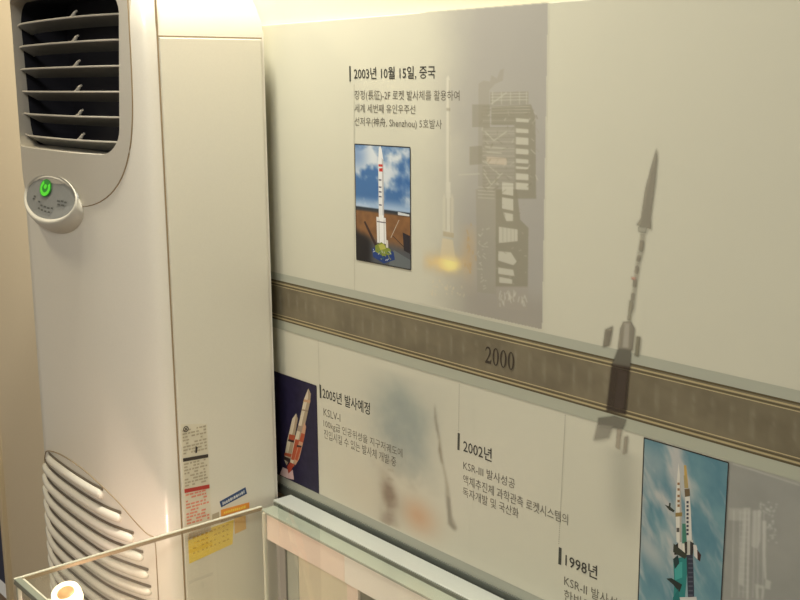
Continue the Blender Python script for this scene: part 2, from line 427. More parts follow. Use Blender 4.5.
for i in range(40):
    x = 325 + random.random() * 130; y = 40 + random.random() * 420
    A.line(T5((x, y)), T5((x + random.uniform(-14, 14), y + random.uniform(-4, 16))), random.uniform(.0008, .0016), random.choice([TL, (134, 126, 102), TW]), 0.4)
# lifting rocket
WH = (216, 208, 184)
A.poly([(446.5,78),(448.5,75),(450,80),(450.6,150),(450.6,192),(446.3,192),(446.2,150)], WH, 0.9)
A.poly([(448.8,80),(450,80),(450.6,190),(449.2,190)], (176,168,146), 0.6)
A.poly([(446.5,108),(450.4,108),(450.4,111),(446.5,111)], (160,150,128), 0.6)
A.poly([(446,182),(450.5,182),(451.5,234),(446,234)], WH, 0.9)
A.poly([(442.6,200),(444.2,192),(446,200),(446,232),(442.4,231)], (210,202,176), 0.9)
A.poly([(450.5,200),(452.2,193),(453.8,200),(453.5,234),(450.5,234)], (206,196,170), 0.9)
A.line((446.2,198), (446.2,230), 0.0009, (160,150,126), 0.7); A.line((450.4,198), (450.6,232), 0.0009, (160,150,126), 0.7)
A.poly([(443,231),(454,233),(454,238),(443,236)], (186,168,132), 0.7)
A.poly([(442.5,238),(453,240),(456,262),(440,258)], (228, 206, 160), 0.55)
o = A.build('launch_picture', panel, False); o['label'] = 'faded picture of a rocket lifting off beside its gantry'

# --- faded sounding rocket crossing the band
B = Soft(0.0008, 575, 135, 672, 575, 1.0, 0.9)
def R2(p): return (570 + p[0] / 3.333, 140 + p[1] / 3.333)
def R3(p): return (570 + p[0] / 3.333, 300 + p[1] / 3.333)
G1 = (156, 147, 126); G2 = (150, 142, 120)
B.poly([R2(p) for p in ((290,25),(292,60),(285,140),(270,262),(272,298),(250,290),(222,284),(236,262),(252,160),(276,70))], G1, 0.78)
B.poly([R2(p) for p in ((228,288),(258,292),(254,310),(228,306))], (176,170,148), 0.8)
B.poly([R2(p) for p in ((236,310),(252,312),(246,370),(232,420),(214,560),(198,600),(192,600),(206,520),(222,400))], (170,162,140), 0.5)
for q in (((236,335),(248,337),(244,370),(232,368)),((226,385),(238,388),(234,405),(222,402)),((220,420),(232,422),(228,445),(216,442)),((212,465),(224,467),(222,490),(210,488)),((206,510),(216,512),(213,535),(203,533)),((202,540),(212,542),(208,572),(198,570))):
    B.poly([R2(p) for p in q], (140, 130, 110), 0.65)
B.poly([R2(p) for p in ((206,456),(220,458),(219,466),(205,464))], (196,140,118), 0.8)
B.poly([R3(p) for p in ((198,0),(208,2),(204,70),(192,70))], (156,148,124), 0.6)
B.poly([R3(p) for p in ((178,72),(205,72),(217,95),(210,168),(160,160),(168,95))], (150,140,120), 0.8)
B.poly([R3(p) for p in ((184,76),(200,78),(196,160),(176,158))], (182,174,154), 0.75)
B.poly([R3(p) for p in ((118,98),(145,86),(132,152),(110,158))], (140,130,110), 0.8)
B.poly([R3(p) for p in ((222,120),(237,122),(230,190),(216,185))], (138,130,106), 0.8)
B.poly([R3(p) for p in ((162,160),(205,165),(204,225),(140,215))], (116,110,94), 0.8)
B.poly([R3(p) for p in ((140,212),(202,222),(188,382),(122,370))], (72,60,48), 0.82)
B.poly([R3(p) for p in ((165,235),(190,240),(176,360),(150,355))], (78,66,56), 0.5)
B.poly([R3(p) for p in ((95,392),(150,385),(190,398),(178,430),(92,420))], (128,122,104), 0.75)
B.poly([R3(p) for p in ((90,415),(145,420),(130,460),(78,468))], (160,152,132), 0.6)
B.poly([R3(p) for p in ((158,428),(174,432),(166,500),(152,490))], (176,162,138), 0.7)
B.poly([R3(p) for p in ((182,455),(195,452),(190,510),(176,515))], (160,148,126), 0.7)
def plume(u, v):
    a = math.exp(-((u - 0.5 - 0.1 * v) / 0.28) ** 2) * (1 - smooth(0.5, 1, v)) * smooth(0, .1, v) * 0.24
    return lerp((190, 184, 168), (172, 168, 150), nz(u * 3, v * 6, 7)) + (a,)
px0, pz1 = W(598, 438); px1, pz0 = W(645, 560); B.field(px0, pz0, px1, pz1, 20, 40, plume)
o = B.build('sounding_rocket_picture', panel, True); o['label'] = 'faded picture of a dark slender rocket crossing the brown band'

# --- faded flight trail picture (lower left)
D = Soft(0.00022, 318, 330, 500, 596, 1.5, 1.2)
dx0, dx1, dz0, dz1 = -1.60, -1.19, 0.912, 1.205
def trail(u, v):
    n = nz(u * 4, v * 3.2, 2.0); n2 = nz(u * 9, v * 7, 5.0)
    blue = math.exp(-(((u - 0.56) / 0.25) ** 2 + ((v - 0.40) / 0.40) ** 2)) * (0.55 + 0.7 * n)
    blue *= 1 - smooth(0.58, 0.80, v + 0.25 * (n2 - 0.5))
    warm = math.exp(-(((u - 0.66) / 0.15) ** 2 + ((v - 0.86) / 0.14) ** 2))
    pink = math.exp(-(((u - 0.32) / 0.28) ** 2 + ((v - 0.92) / 0.35) ** 2)) * 0.5
    brown = math.exp(-((u - 0.45 - 0.03 * math.sin(v * 9)) / 0.08) ** 2) * smooth(0.48, 0.85, v) * (0.6 + 0.7 * n2)
    c = (205, 196, 170); a = 0.0
    c = lerp(c, (160, 164, 150), clamp(blue * 1.3)); a = max(a, clamp(blue * 1.1))
    c = lerp(c, (206, 162, 122), clamp(warm)); a = max(a, warm * 0.9)
    c = lerp(c, (206, 178, 146), clamp(pink)); a = max(a, pink * 0.8)
    c = lerp(c, (146, 126, 104), clamp(brown)); a = max(a, clamp(brown) * 0.95)
    return c + (clamp(a) * smooth(0, 0.08, min(u, 1 - u)) * smooth(0, 0.06, v),)
D.field(dx0, dz0, dx1, dz1, 90, 60, trail)
def R1(p): return (360 + p[0] / 3.333, 360 + p[1] / 3.333)
D.poly([R1(p) for p in ((250,140),(256,200),(266,255),(262,262),(254,230),(248,190))], (128,118,100), 0.75)
D.poly([R1(p) for p in ((260,255),(268,258),(276,330),(298,430),(308,520),(325,560),(318,572),(296,550),(286,470),(284,400),(270,330))], (150,138,112), 0.6)
D.poly([R1(p) for p in ((262,262),(268,300),(276,345),(272,345),(262,300))], (112,98,74), 0.8)
D.poly([R1(p) for p in ((290,450),(300,460),(306,540),(322,562),(312,566),(294,545))], (128,120,102), 0.6)
for i in range(7):
    y = 335 + i * 30; D.line(R1((92, y)), R1((112, y + 4)), 0.002, (130,112,92), 0.5)
o = D.build('flight_trail_picture', panel, False); o['label'] = 'faded picture of a rocket trail climbing through bluish cloud'

# --- faded gantry picture (lower right)
E_ = Soft(0.00024, 716, 425, 850, 650, 1.0, 0.9)
ex0, ez1 = W(731, 456); ex1 = -0.45; ez0 = 0.912
def greyfn(u, v):
    n = nz(u * 4, v * 5, 12.0); return lerp((143, 141, 130), (158, 154, 142), n) + (0.95 * smooth(0, 0.03, min(u, v)),)
E_.field(ex0 - 0.012, ez0, ex1, 1.218, 40, 50, greyfn)
def R7(p): return (720 + p[0] / 4.288, 460 + p[1] / 4.286)
PW_ = (204, 198, 182)
E_.poly([R7(p) for p in ((40,205),(100,208),(98,262),(36,258))], PW_, 0.35)
E_.poly([R7(p) for p in ((100,205),(118,205),(100,540),(80,530))], PW_, 0.55)
E_.poly([R7(p) for p in ((118,205),(132,205),(122,600),(112,600))], PW_, 0.5)
E_.poly([R7(p) for p in ((140,215),(178,215),(175,345),(160,380),(135,370))], PW_, 0.5)
E_.poly([R7(p) for p in ((182,260),(200,260),(196,400),(200,510),(190,510),(184,400))], PW_, 0.65)
E_.poly([R7(p) for p in ((195,510),(220,520),(215,555),(192,550))], PW_, 0.6)
E_.poly([R7(p) for p in ((150,530),(190,540),(188,552),(165,548),(168,600),(155,600))], PW_, 0.5)
E_.poly([R7(p) for p in ((182,550),(192,552),(186,600),(176,600))], PW_, 0.5)
for x in (60, 88, 108, 126, 150, 168, 190): E_.line(R7((x, 215)), R7((x - 8, 590)), 0.0012, (214, 208, 194), 0.55)
for i in range(14): E_.line(R7((84, 225 + 26*i)), R7((126, 228 + 26*i)), 0.001, (206, 200, 186), 0.4)
for i in range(90):
    x = 165 + random.random() * 75; y = 175 + random.random() * 180
    if x > 205 or y < 240: E_.line(R7((x, y)), R7((x + random.uniform(-10, 10), y + random.uniform(-8, 8))), 0.002, (210, 204, 190), 0.6)
E_.line(R7((55, 15)), R7((343, 108)), 0.0014, (206, 200, 182), 0.8)
o = E_.build('gantry_picture', panel, False); o['label'] = 'faded grey picture of a white launch gantry'

# --- photographs
def photo_frame(k, c, w=0.0016, rgb=(50, 46, 40)):
    for i in range(4): k.line(c[i], c[(i+1) % 4], w, rgb, px=False)
# 2003 launch pad photo
x0, x1, z0, z1 = -1.488, -1.343, 1.378, 1.577
k = Ink(0.0006)
def sky1(u, v):
    if v < 0.53:
        n = nz(u * 2.2 + 3, v * 4.0, 20.0, 5)
        c = lerp((72, 112, 158), (216, 218, 214), clamp((n - 0.42) * 3.2 + 0.35 * math.sin(v * 9 + 0.4)))
        c = lerp(c, (56, 100, 156), 0.6 * smooth(0.5, 0.8, u) * math.exp(-(((u - 0.88) / 0.2) ** 2 + ((v - 0.30) / 0.10) ** 2)))
        c = lerp(c, (56, 100, 160), 0.5 * (1 - smooth(0.05, 0.35, u)) * math.exp(-(((v - 0.10) / 0.12) ** 2)))
        return lerp(c, (200, 212, 222), smooth(0.42, 0.52, v) * 0.7)
    c = lerp((150, 104, 62), (120, 84, 54), nz(u * 8, v * 12, 3))
    if v < 0.575: c = lerp((52, 56, 60), c, smooth(0.55, 0.575, v))
    d = smooth(0.60, 1.0, v + 0.5 * (0.35 - u) * (1 if u < .35 else .3))
    c = lerp(c, (84, 84, 84), smooth(0.74, 0.84, v - 0.04 * u))
    c = lerp(c, (38, 34, 34), (1 - smooth(0.2, 0.36, u)) * smooth(0.70, 0.80, v + 0.2 * (0.3 - u) - 0.05))
    return c
k.field(x0, z0, x1, z1, 60, 84, sky1)
def U(p): return (x0 + (x1 - x0) * p[0], z1 + (z0 - z1) * p[1])
def kp(pts, rgb): k.poly([U(p) for p in pts], rgb, px=False)
kp([(0.86,0.70),(0.99,0.72),(0.99,0.87),(0.88,0.85)], (46,40,44))
kp([(0.70,0.86),(0.99,0.92),(0.99,1.0),(0.60,1.0)], (104,108,106))
k.line(U((0.65,0.76)), U((0.80,0.60)), 0.0012, (190,180,160), px=False)
k.line(U((0.68,0.74)), U((0.98,0.86)), 0.0014, (52,44,40), px=False)
kp([(0.78,0.535),(0.98,0.545),(0.98,0.56),(0.78,0.56)], (206,206,200))
kp([(0.15,0.66),(0.18,0.65),(0.42,0.86),(0.38,0.88)], (60,42,40))
kp([(0.45,0.02),(0.475,0.0),(0.50,0.03),(0.53,0.12),(0.53,0.60),(0.435,0.60),(0.435,0.12)], (232,228,218))
kp([(0.50,0.10),(0.53,0.12),(0.53,0.60),(0.505,0.60)], (190,184,176))
kp([(0.44,0.155),(0.515,0.155),(0.515,0.175),(0.44,0.175)], (206,52,40)); kp([(0.45,0.19),(0.515,0.185),(0.515,0.215),(0.45,0.215)], (206,52,40))
for v in (0.28, 0.34, 0.38, 0.42, 0.49): kp([(0.44,v),(0.49,v),(0.49,v+0.012),(0.44,v+0.012)], (96,90,110))
kp([(0.39,0.60),(0.56,0.60),(0.57,0.82),(0.40,0.82)], (228,222,210))
kp([(0.44,0.58),(0.52,0.58),(0.52,0.84),(0.44,0.84)], (240,234,222))
k.line(U((0.44,0.62)), U((0.44,0.82)), 0.001, (150,144,136), px=False); k.line(U((0.53,0.62)), U((0.53,0.82)), 0.001, (150,144,136), px=False)
kp([(0.40,0.635),(0.56,0.635),(0.56,0.645),(0.40,0.645)], (120,110,110))
kp([(0.30,0.88),(0.48,0.83),(0.70,0.88),(0.72,0.94),(0.52,0.99),(0.32,0.95)], (36,62,118))
kp([(0.36,0.85),(0.48,0.81),(0.64,0.86),(0.66,0.90),(0.50,0.93),(0.36,0.90)], (130,140,52))
kp([(0.42,0.84),(0.52,0.82),(0.56,0.86),(0.46,0.88)], (186,180,84))
kp([(0.56,0.78),(0.60,0.79),(0.60,0.85),(0.56,0.85)], (216,206,190))
for i in range(26):
    p = (0.32 + random.random() * 0.38, 0.88 + random.random() * 0.09)
    k.line(U(p), U((p[0] + random.uniform(-.04, .04), p[1] + random.uniform(-.02, .02))), 0.0014, random.choice([(190,190,186),(60,110,90),(150,150,60),(30,50,100)]), px=False)
photo_frame(k, [(x0, z0), (x1, z0), (x1, z1), (x0, z1)])
o = k.build('printed_photo', panel); o['label'] = 'colour photo of a white rocket standing on a pad under a cloudy sky'

# 2005 dark photo
x0, x1, z0, z1 = -1.762, -1.617, 0.910, 1.123
k = Ink(0.0006)
k.field(x0, z0, x1, z1, 30, 40, lambda u, v: lerp((28, 24, 46), (44, 38, 64), nz(u * 12, v * 16, 8)))
def F7(p): return (270 + p[0] / 4.617, 370 + p[1] / 4.615)
CW = (212, 196, 164); CS = (168, 148, 118); RD = (176, 84, 54); BK = (58, 44, 40)
def fp(pts, rgb): k.poly([F7(p) for p in pts], rgb)
fp([(178,85),(190,110),(186,150),(168,230),(140,350),(112,445),(92,430),(110,340),(138,230),(158,135)], CW)
fp([(178,85),(190,110),(186,150),(168,230),(140,350),(112,445),(106,440),(152,230),(176,130)], CS)
fp([(158,135),(188,140),(186,152),(155,146)], (196,150,110)); fp([(150,180),(178,186),(176,193),(148,187)], (150,128,104))
fp([(132,255),(162,262),(158,290),(126,280)], (160,140,118))
fp([(118,318),(146,326),(122,420),(98,412)], RD)
fp([(122,200),(130,225),(122,270),(98,400),(78,440),(66,412),(80,330),(104,225)], CW)
fp([(122,200),(130,225),(122,270),(98,400),(78,440),(74,432),(112,260)], CS)
fp([(90,295),(118,302),(112,325),(86,318)], RD); fp([(70,380),(102,388),(98,402),(66,394)], RD)
fp([(86,318),(112,325),(110,335),(84,328)], BK); fp([(66,396),(96,410),(94,430),(64,412)], BK)
fp([(160,240),(168,262),(160,310),(136,410),(118,440),(112,420),(138,320)], (196,150,116))
fp([(146,290),(162,296),(154,335),(136,328)], RD); fp([(126,345),(148,350),(144,360),(124,355)], BK)
fp([(132,355),(146,358),(128,420),(116,412)], RD)
fp([(94,425),(116,436),(104,452),(98,470),(84,482),(80,445)], (170,70,48))
fp([(60,448),(82,458),(88,485),(84,500),(46,482)], (224,190,178)); fp([(84,480),(106,460),(112,506),(84,500)], (214,176,166))
photo_frame(k, [(x0, z0), (x1, z0), (x1, z1), (x0, z1)], 0.0012, (40, 34, 50))
o = k.build('printed_photo', panel); o['label'] = 'dark navy photo of a white rocket with orange bands and boosters'

# 1998 photo
x0, x1, z0, z1 = -0.864, -0.734, 0.930, 1.210
k = Ink(0.0006)
def sky3(u, v):
    n = nz(u * 2.4 + 1.2 * v, v * 4.2 - u * 1.6, 31.0, 5)
    c = lerp((80, 122, 134), (116, 150, 152), clamp(n * 1.2 + 0.3 * (v - 0.4)))
    cl = clamp((nz(u * 2.0 - 0.8 * v, v * 3.6 - u * 1.6, 44.0, 5) - 0.47) * 3.0)
    cl = max(cl, 0.8 * math.exp(-(((u - 0.12) / 0.28) ** 2 + ((v - 0.52 - .25 * u) / 0.08) ** 2)), 0.5 * math.exp(-(((u - 0.1) / 0.25) ** 2 + ((v - 0.12) / 0.10) ** 2)))
    return lerp(c, (196, 188, 176), cl * 0.9)
k.field(x0, z0, x1, z1, 56, 110, sky3)
def F6(p): return (640 + p[0] / 3.53, 430 + p[1] / 3.53)
def gp(pts, rgb): k.poly([F6(p) for p in pts], rgb)
gp([(118,455),(165,445),(168,500),(160,590),(150,640),(115,660),(122,540)], (44,128,120))
gp([(122,470),(150,465),(150,520),(125,530)], (70,158,146)); gp([(150,330),(162,330),(168,450),(150,450)], (72,128,104))
gp([(137,115),(142,160),(146,230),(148,290),(147,395),(130,395),(127,300),(128,230),(133,160)], (220,212,192))
gp([(142,160),(146,230),(148,290),(147,395),(141,395),(141,230)], (178,168,150))
for v in (185, 205, 228, 246, 262): gp([(133,v),(141,v),(141,v+9),(133,v+9)], (150,110,70))
gp([(126,292),(150,290),(150,304),(126,306)], (150,124,70)); gp([(130,345),(140,345),(140,360),(130,360)], (90,84,76))
gp([(156,124),(164,124),(172,205),(160,205)], (196,160,84)); gp([(155,160),(163,160),(172,205),(158,205)], (172,150,96))
gp([(158,208),(176,206),(178,232),(160,236)], (112,92,64))
gp([(160,236),(177,234),(182,320),(184,400),(168,400),(162,320)], (218,210,192))
for v in range(250, 365, 14): gp([(165,v),(173,v),(173,v+9),(165,v+9)], (72,72,80))
gp([(166,390),(188,388),(186,440),(166,440)], (196,190,172)); gp([(134,395),(148,395),(150,435),(134,435)], (214,206,188))
gp([(122,408),(136,398),(136,440),(122,440)], (42,38,36)); gp([(150,400),(158,400),(160,436),(150,436)], (222,214,190))
gp([(158,394),(168,394),(168,436),(160,436)], (60,56,50)); gp([(178,392),(192,400),(188,440),(178,440)], (50,46,44))
gp([(189,404),(200,406),(206,430),(204,456),(192,444)], (216,206,192)); gp([(203,422),(217,440),(213,464),(204,456)], (70,44,40))
gp([(165,440),(188,440),(192,560),(192,640),(172,640)], (52,54,66))
for v in range(452, 600, 16): gp([(172,v),(188,v),(188,v+5),(172,v+5)], (84,86,96))
gp([(88,262),(110,272),(124,284),(120,290),(104,282)], (52,58,48)); gp([(104,256),(110,258),(108,280),(102,274)], (52,58,48))
gp([(94,524),(112,522),(150,545),(140,572),(118,545)], (42,50,44)); gp([(120,400),(168,440),(160,455),(118,430)], (60,62,50))
gp([(118,455),(135,440),(140,470),(124,490)], (36,60,58)); gp([(140,590),(200,588),(210,640),(140,640)], (206,200,188))
gp([(118,590),(136,560),(150,640),(112,660)], (32,110,106))
photo_frame(k, [(x0, z0), (x1, z0), (x1, z1), (x0, z1)])
o = k.build('printed_photo', panel); o['label'] = 'blue sky photo of two slender rockets on a green launcher'

# --- rules: heading bars, dotted and thin timeline lines
for (xa, ya, xb, yb, w) in ((350, 66, 350.3, 81.5, 0.0040), (320.3, 384.5, 320.8, 398, 0.0052), (459.0, 433, 458.6, 450, 0.0052), (560.4, 547.5, 559.8, 564.5, 0.0056)):
    k = Ink(0.0004); k.line((xa, ya), (xb, yb), w, (72, 72, 62)); k.build('heading_bar', panel)
for (a, b, c) in (((354.2, 84), (354.6, 290), (184, 176, 152)), ((318, 328), (319.5, 384), (180, 172, 148))):
    k = Ink(0.0004); k.line(a, b, 0.0008, c); k.build('timeline_rule', panel)
def dots(xt, yt, xb, yb, n):
    k = Ink(0.0004)
    for i in range(n):
        t = i / n; t2 = (i + 0.5) / n
        k.line((xt + (xb-xt)*t, yt + (yb-yt)*t), (xt + (xb-xt)*t2, yt + (yb-yt)*t2), 0.0011, (138, 132, 114))
    k.build('dotted_line', panel)
dots(565.5, 415, 559, 545, 60); dots(459.5, 384, 458.8, 432, 22)

# --- lettering
HD = (66, 64, 56); TX = (118, 111, 94)
lettering('heading_text', '2003년 10월 15일, 중국', 354.2, 67.5, 80.2, 435.6, HD, panel, 0.012)
lettering('caption_text', '장정(長征)-2F 로켓 발사체를 활용하여', 354.9, 90.2, 101, 459.6, TX, panel)
lettering('caption_text', '세계 세번째 유인우주선', 354.9, 103.8, 112.4, 415.4, TX, panel)
lettering('caption_text', '선저우(神舟, Shenzhou) 5호발사', 354.9, 116.8, 127, 442, TX, panel)
lettering('heading_text', '2005년 발사예정', 322.8, 386.6, 398.4, 370.2, HD, panel, 0.012)
lettering('caption_text', 'KSLV-I', 323.8, 408, 415.5, 340.5, TX, panel)
lettering('caption_text', '100kg급 인공위성을 지구저궤도에', 323.8, 418.8, 428, 402.6, TX, panel)
lettering('caption_text', '진입시킬 수 있는 발사체 개발 중', 324.2, 429, 438, 396.2, TX, panel)
lettering('heading_text', '2002년', 463.4, 438.6, 451.8, 491.8, HD, panel, 0.010)
lettering('caption_text', 'KSR-III 발사성공', 463.4, 460, 469.6, 515, TX, panel)
lettering('caption_text', '액체추진체 과학관측 로켓시스템의', 463.2, 474, 484, 568, TX, panel)
lettering('caption_text', '독자개발 및 국산화', 463, 486.5, 496, 518.6, TX, panel)
lettering('heading_text', '1998년', 565.4, 552.4, 566, 597.2, HD, panel, 0.010)
lettering('caption_text', 'KSR-II 발사성공', 564.2, 574.5, 585.5, 627, TX, panel)
lettering('caption_text', '한반도', 564, 588.5, 600, 592, TX, panel)

# ================================================================== AIR CONDITIONER
ACW = 0.61; YAW = 0.02546
ac = empty('air_conditioner', (-1.71510489, -0.03, 0.0), -YAW)
tag(ac, 'tall cream floor-standing air conditioner with black louvre grille and small green light', 'air conditioner')
def chaikin(P, n=3):
    for _ in range(n):
        Q = [P[0]]
        for a, b in zip(P[:-1], P[1:]):
            Q += [(a[0]*.75 + b[0]*.25, a[1]*.75 + b[1]*.25), (a[0]*.25 + b[0]*.75, a[1]*.25 + b[1]*.75)]
        Q.append(P[-1]); P = Q
    return P
h = [(0, 0), (0, -.17), (0, -.222), (-.022, -.243), (-.085, -.268), (-.18, -.292)]
PROF = chaikin(h + [(-ACW - a, b) for a, b in h[::-1]], 3)
def offset(P, d):
    out = []
    for i in range(len(P)):
        a = P[max(i-1, 0)]; b = P[min(i+1, len(P)-1)]
        tx, ty = b[0]-a[0], b[1]-a[1]; L = math.hypot(tx, ty) or 1
        out.append((P[i][0] - ty/L*d*-1 if False else P[i][0] + (-ty/L)*d, P[i][1] + (tx/L)*d))
    return out
def F(x):                               # front surface depth at x
    best = -0.25
    for a, b in zip(PROF[:-1], PROF[1:]):
        lo, hi = min(a[0], b[0]), max(a[0], b[0])
        if lo <= x <= hi and hi - lo > 1e-9 and a[1] < -0.16:
            t = (x - a[0]) / (b[0] - a[0]); best = a[1] + (b[1]-a[1])*t; break
    return best
def out_d(P, d):                        # outward offset regardless of winding
    Q = offset(P, d)
    return Q if min(q[1] for q in Q) < min(p[1] for p in P) - 1e-6 else offset(P, -d)
def ring(o, z, front_keep=0.0):
    w = ACW
    R = []
    for x, y in PROF:
        xx = -w/2 + (x + w/2) * (w - 2*o) / w
        yy = y * (0.292 - o - o * front_keep) / 0.292 - o * 1.0 if y > -0.2 else y + o * front_keep
        R.append((xx, min(yy, -o), z))
    return R
rings = [[(x, y, z) for x, y in PROF] for z in (0.03, 1.7)]
for o_, z, kf in ((0, 1.765, 0), (.003, 1.79, 0), (.009, 1.815, 0), (.018, 1.84, 0), (.032, 1.865, .15), (.055, 1.888, .4), (.09, 1.900, .7)):
    rings.append(ring(o_, z, kf))
mb = MB(); mb.loft(rings); body_me = mb.mesh('body', [M['body']])
def rrect(x0, z0, x1, z1, r, n=8):
    P = []
    for cx, cz, a0 in ((x1-r, z1-r, 0), (x0+r, z1-r, 90), (x0+r, z0+r, 180), (x1-r, z0+r, 270)):
        for i in range(n+1):
            a = math.radians(a0 + 90*i/n); P.append((cx + r*math.cos(a), cz + r*math.sin(a)))
    return P
def taper(P):                            # the outlet narrows towards its lower end
    return [(x + (0.016 if x < -ACW/2 else -0.016) * clamp((1.80 - z) / 0.24), z) for x, z in P]
def prism(P, y0, y1):
    mb = MB(); mb.loft([[(x, y0, z) for x, z in P], [(x, y1, z) for x, z in P]]); return mb.mesh('prism', [M['body']])
OX0, OX1, OZ0, OZ1 = -ACW + 0.047, -0.047, 1.558, 1.845
cut = prism(taper(rrect(OX0 - .004, OZ0 - .004, OX1 + .004, OZ1 + .004, 0.05)), -0.13, -0.5)
body = boolean('body', body_me, [('DIFFERENCE', cut)], ac, [M['body']], 35)
# bezel around the grille
oP = out_d(PROF, 0.002)
mb = MB(); mb.loft([[(x, y, z) for x, y in oP] for z in (1.40, 1.862)]); bz = mb.mesh('bezel', [M['bezel']])
def bez_outline():
    rt = [(-.030, 1.858), (-.030, 1.67), (-.035, 1.60), (-.045, 1.555), (-.064, 1.515), (-.094, 1.486), (-.136, 1.467), (-.19, 1.460)]
    R = chaikin(rt, 2); return R + [(-ACW - a, b) for a, b in R[::-1]]
hole = prism(taper(rrect(OX0, OZ0, OX1, OZ1, 0.045)), -0.10, -0.5)
boolean('bezel', bz, [('INTERSECT', prism(bez_outline(), -0.225, -0.5)), ('DIFFERENCE', hole)], ac, [M['bezel']], 35)
# fine dark groove following the outline of the bezel
bo = bez_outline(); mb = MB()
mb.tube([(x, F(x) - 0.0006, z) for x, z in bo], 0.0013, 6); mb.build('bezel_groove', M['seam'], ac, 60)
# grille: dark interior, slats, clips
grille = MB()
gx0, gx1, gz0, gz1 = OX0 + .001, OX1 - .001, OZ0 + .001, OZ1 - .001
P = taper(rrect(gx0, gz0, gx1, gz1, 0.045))
i = 0; n = len(P)
for j in range(n):
    a, b = P[j], P[(j+1) % n]
    grille.face([(a[0], -0.236, a[1]), (b[0], -0.236, b[1]), (b[0], -0.14, b[1]), (a[0], -0.14, a[1])])
grille.face([(x, -0.14, z) for x, z in P])
grille.build('air_outlet', M['dark'], ac)
def slat(z):
    mb = MB(); N = 30; rings = []
    tp = 0.016 * clamp((1.80 - z) / 0.24); xa, xb = OX0 + .002 + tp, OX1 - .002 - tp
    for i in range(N + 1):
        x = xa + (xb - xa) * i / N; y = F(x) + 0.012
        rings.append([(x, y, z + .0016), (x, y + .001, z - .0016), (x, y + .028, z - .017), (x, y + .031, z - .0148)])
    mb.loft(rings)
    for q in range(len(mb.f)):
        pass
    o = mb.build('louvre_slat', M['slat'], ac)
    lip = MB(); lip.tube([(xa + (xb-xa)*i/N, F(xa + (xb-xa)*i/N) + 0.0115, z + .001) for i in range(N + 1)], 0.0018, 6)
    lip.build('slat_lip', M['slat_lip'], o, 60)
    c = MB(); cx = -0.205; y = F(cx) + 0.018
    path = [(cx - .012, y, z), (cx - .004, y + .001, z + .003), (cx, y + .003, z + .008), (cx + .001, y + .004, z + .010), (cx + .007, y + .005, z + .0125)]
    c.tube(path, [.0035, .0034, .0032, .0028, .002], 8); c.build('slat_clip', M['slat_lip'], o, 60)
    return o
for z in (1.797, 1.754, 1.710, 1.666, 1.622, 1.579): slat(z)
# side panel and seams
mb = MB(); mb.box((-0.004, -0.2065, 0.05), (0.0022, -0.006, 1.757)); mb.build('side_panel', M['side'], ac, bevel=0.0012)
mb = MB(); mb.box((-0.003, -0.2105, 0.05), (0.0006, -0.2080, 1.90 - .06)); mb.box((-0.003, -0.2105, 1.7585), (0.0005, -0.004, 1.7605)); mb.build('seam', M['seam'], ac)
mb = MB(); mb.box((-ACW + .01, -0.26, 0.0), (-0.01, -0.005, 0.035)); mb.build('base', M['slat'], ac, bevel=0.004)
# control panel: tilted oval pod
def oval(rx, rz, d, x=-0.302, z=1.462, n=48, tilt=0.0):
    return [(x + rx*math.cos(2*math.pi*i/n), F(x + rx*0.9*math.cos(2*math.pi*i/n)) - d + tilt*(rz*math.sin(2*math.pi*i/n)), z + rz*math.sin(2*math.pi*i/n)) for i in range(n)]
TL_ = 0.28
ctl = MB()
ctl.loft([oval(.128, .055, -0.02, z=1.453), oval(.128, .053, 0.003, z=1.454), oval(.130, .050, 0.009, z=1.459, tilt=TL_*.5), oval(.131, .0465, 0.0125, z=1.467, tilt=TL_), oval(.128, .044, 0.0138, z=1.469, tilt=TL_), oval(.124, .041, 0.0130, z=1.469, tilt=TL_), oval(.121, .0385, 0.0100, z=1.469, tilt=TL_)])
pod = ctl.build('control_panel', M['ctl'], ac, 50)
fc = MB(); fc.loft([oval(.122, .039, 0.005, z=1.469, tilt=TL_), oval(.121, .0385, 0.0106, z=1.469, tilt=TL_)]); fc.build('control_face', M['ctlface'], pod)
def on_face(u, w, lift=0.0):            # local point on the control face
    x = -0.302 + u; return (x, F(x) - 0.0108 - lift + TL_*w, 1.469 + w)
def face_ring(mbx, cu, cw, r0, r1, a0, a1, lift, sx=1.0, n=20):
    for i in range(n):
        t0 = math.radians(a0 + (a1-a0)*i/n); t1 = math.radians(a0 + (a1-a0)*(i+1)/n)
        mbx.face([on_face(cu + r*math.cos(t)*sx, cw + r*math.sin(t), lift) for r, t in ((r0,t0),(r1,t0),(r1,t1),(r0,t1))])
led = MB(); face_ring(led, -0.022, 0.017, 0.0, 0.0165, 0, 360, 0.0008, 1.8); lo = led.build('power_light', M['leddark'], pod)
led = MB(); face_ring(led, -0.022, 0.017, 0.0085, 0.0150, 120, 400, 0.0014, 1.7); face_ring(led, -0.022, 0.0195, 0.0, 0.0045, 0, 360, 0.0014, 1.7); led.build('light_ring', M['led'], lo)
mk = MB()
for (u, w, l) in ((-.075,-.004,.012),(-.078,-.009,.010),(-.045,-.012,.010),(-.03,-.018,.012),(-.012,-.019,.012),(.006,-.020,.012),(.024,-.019,.010),(.045,-.004,.014),(.062,-.003,.012),(.078,-.004,.010),(.05,-.010,.012),(.068,-.010,.012),(-.04,-.024,.010),(-.022,-.026,.010),(-.004,-.027,.010),(.014,-.027,.010)):
    mk.face([on_face(u, w, .0008), on_face(u + l, w, .0008), on_face(u + l, w + .0032, .0008), on_face(u, w + .0032, .0008)])
mk.build('button_marks', M['mark'], pod)
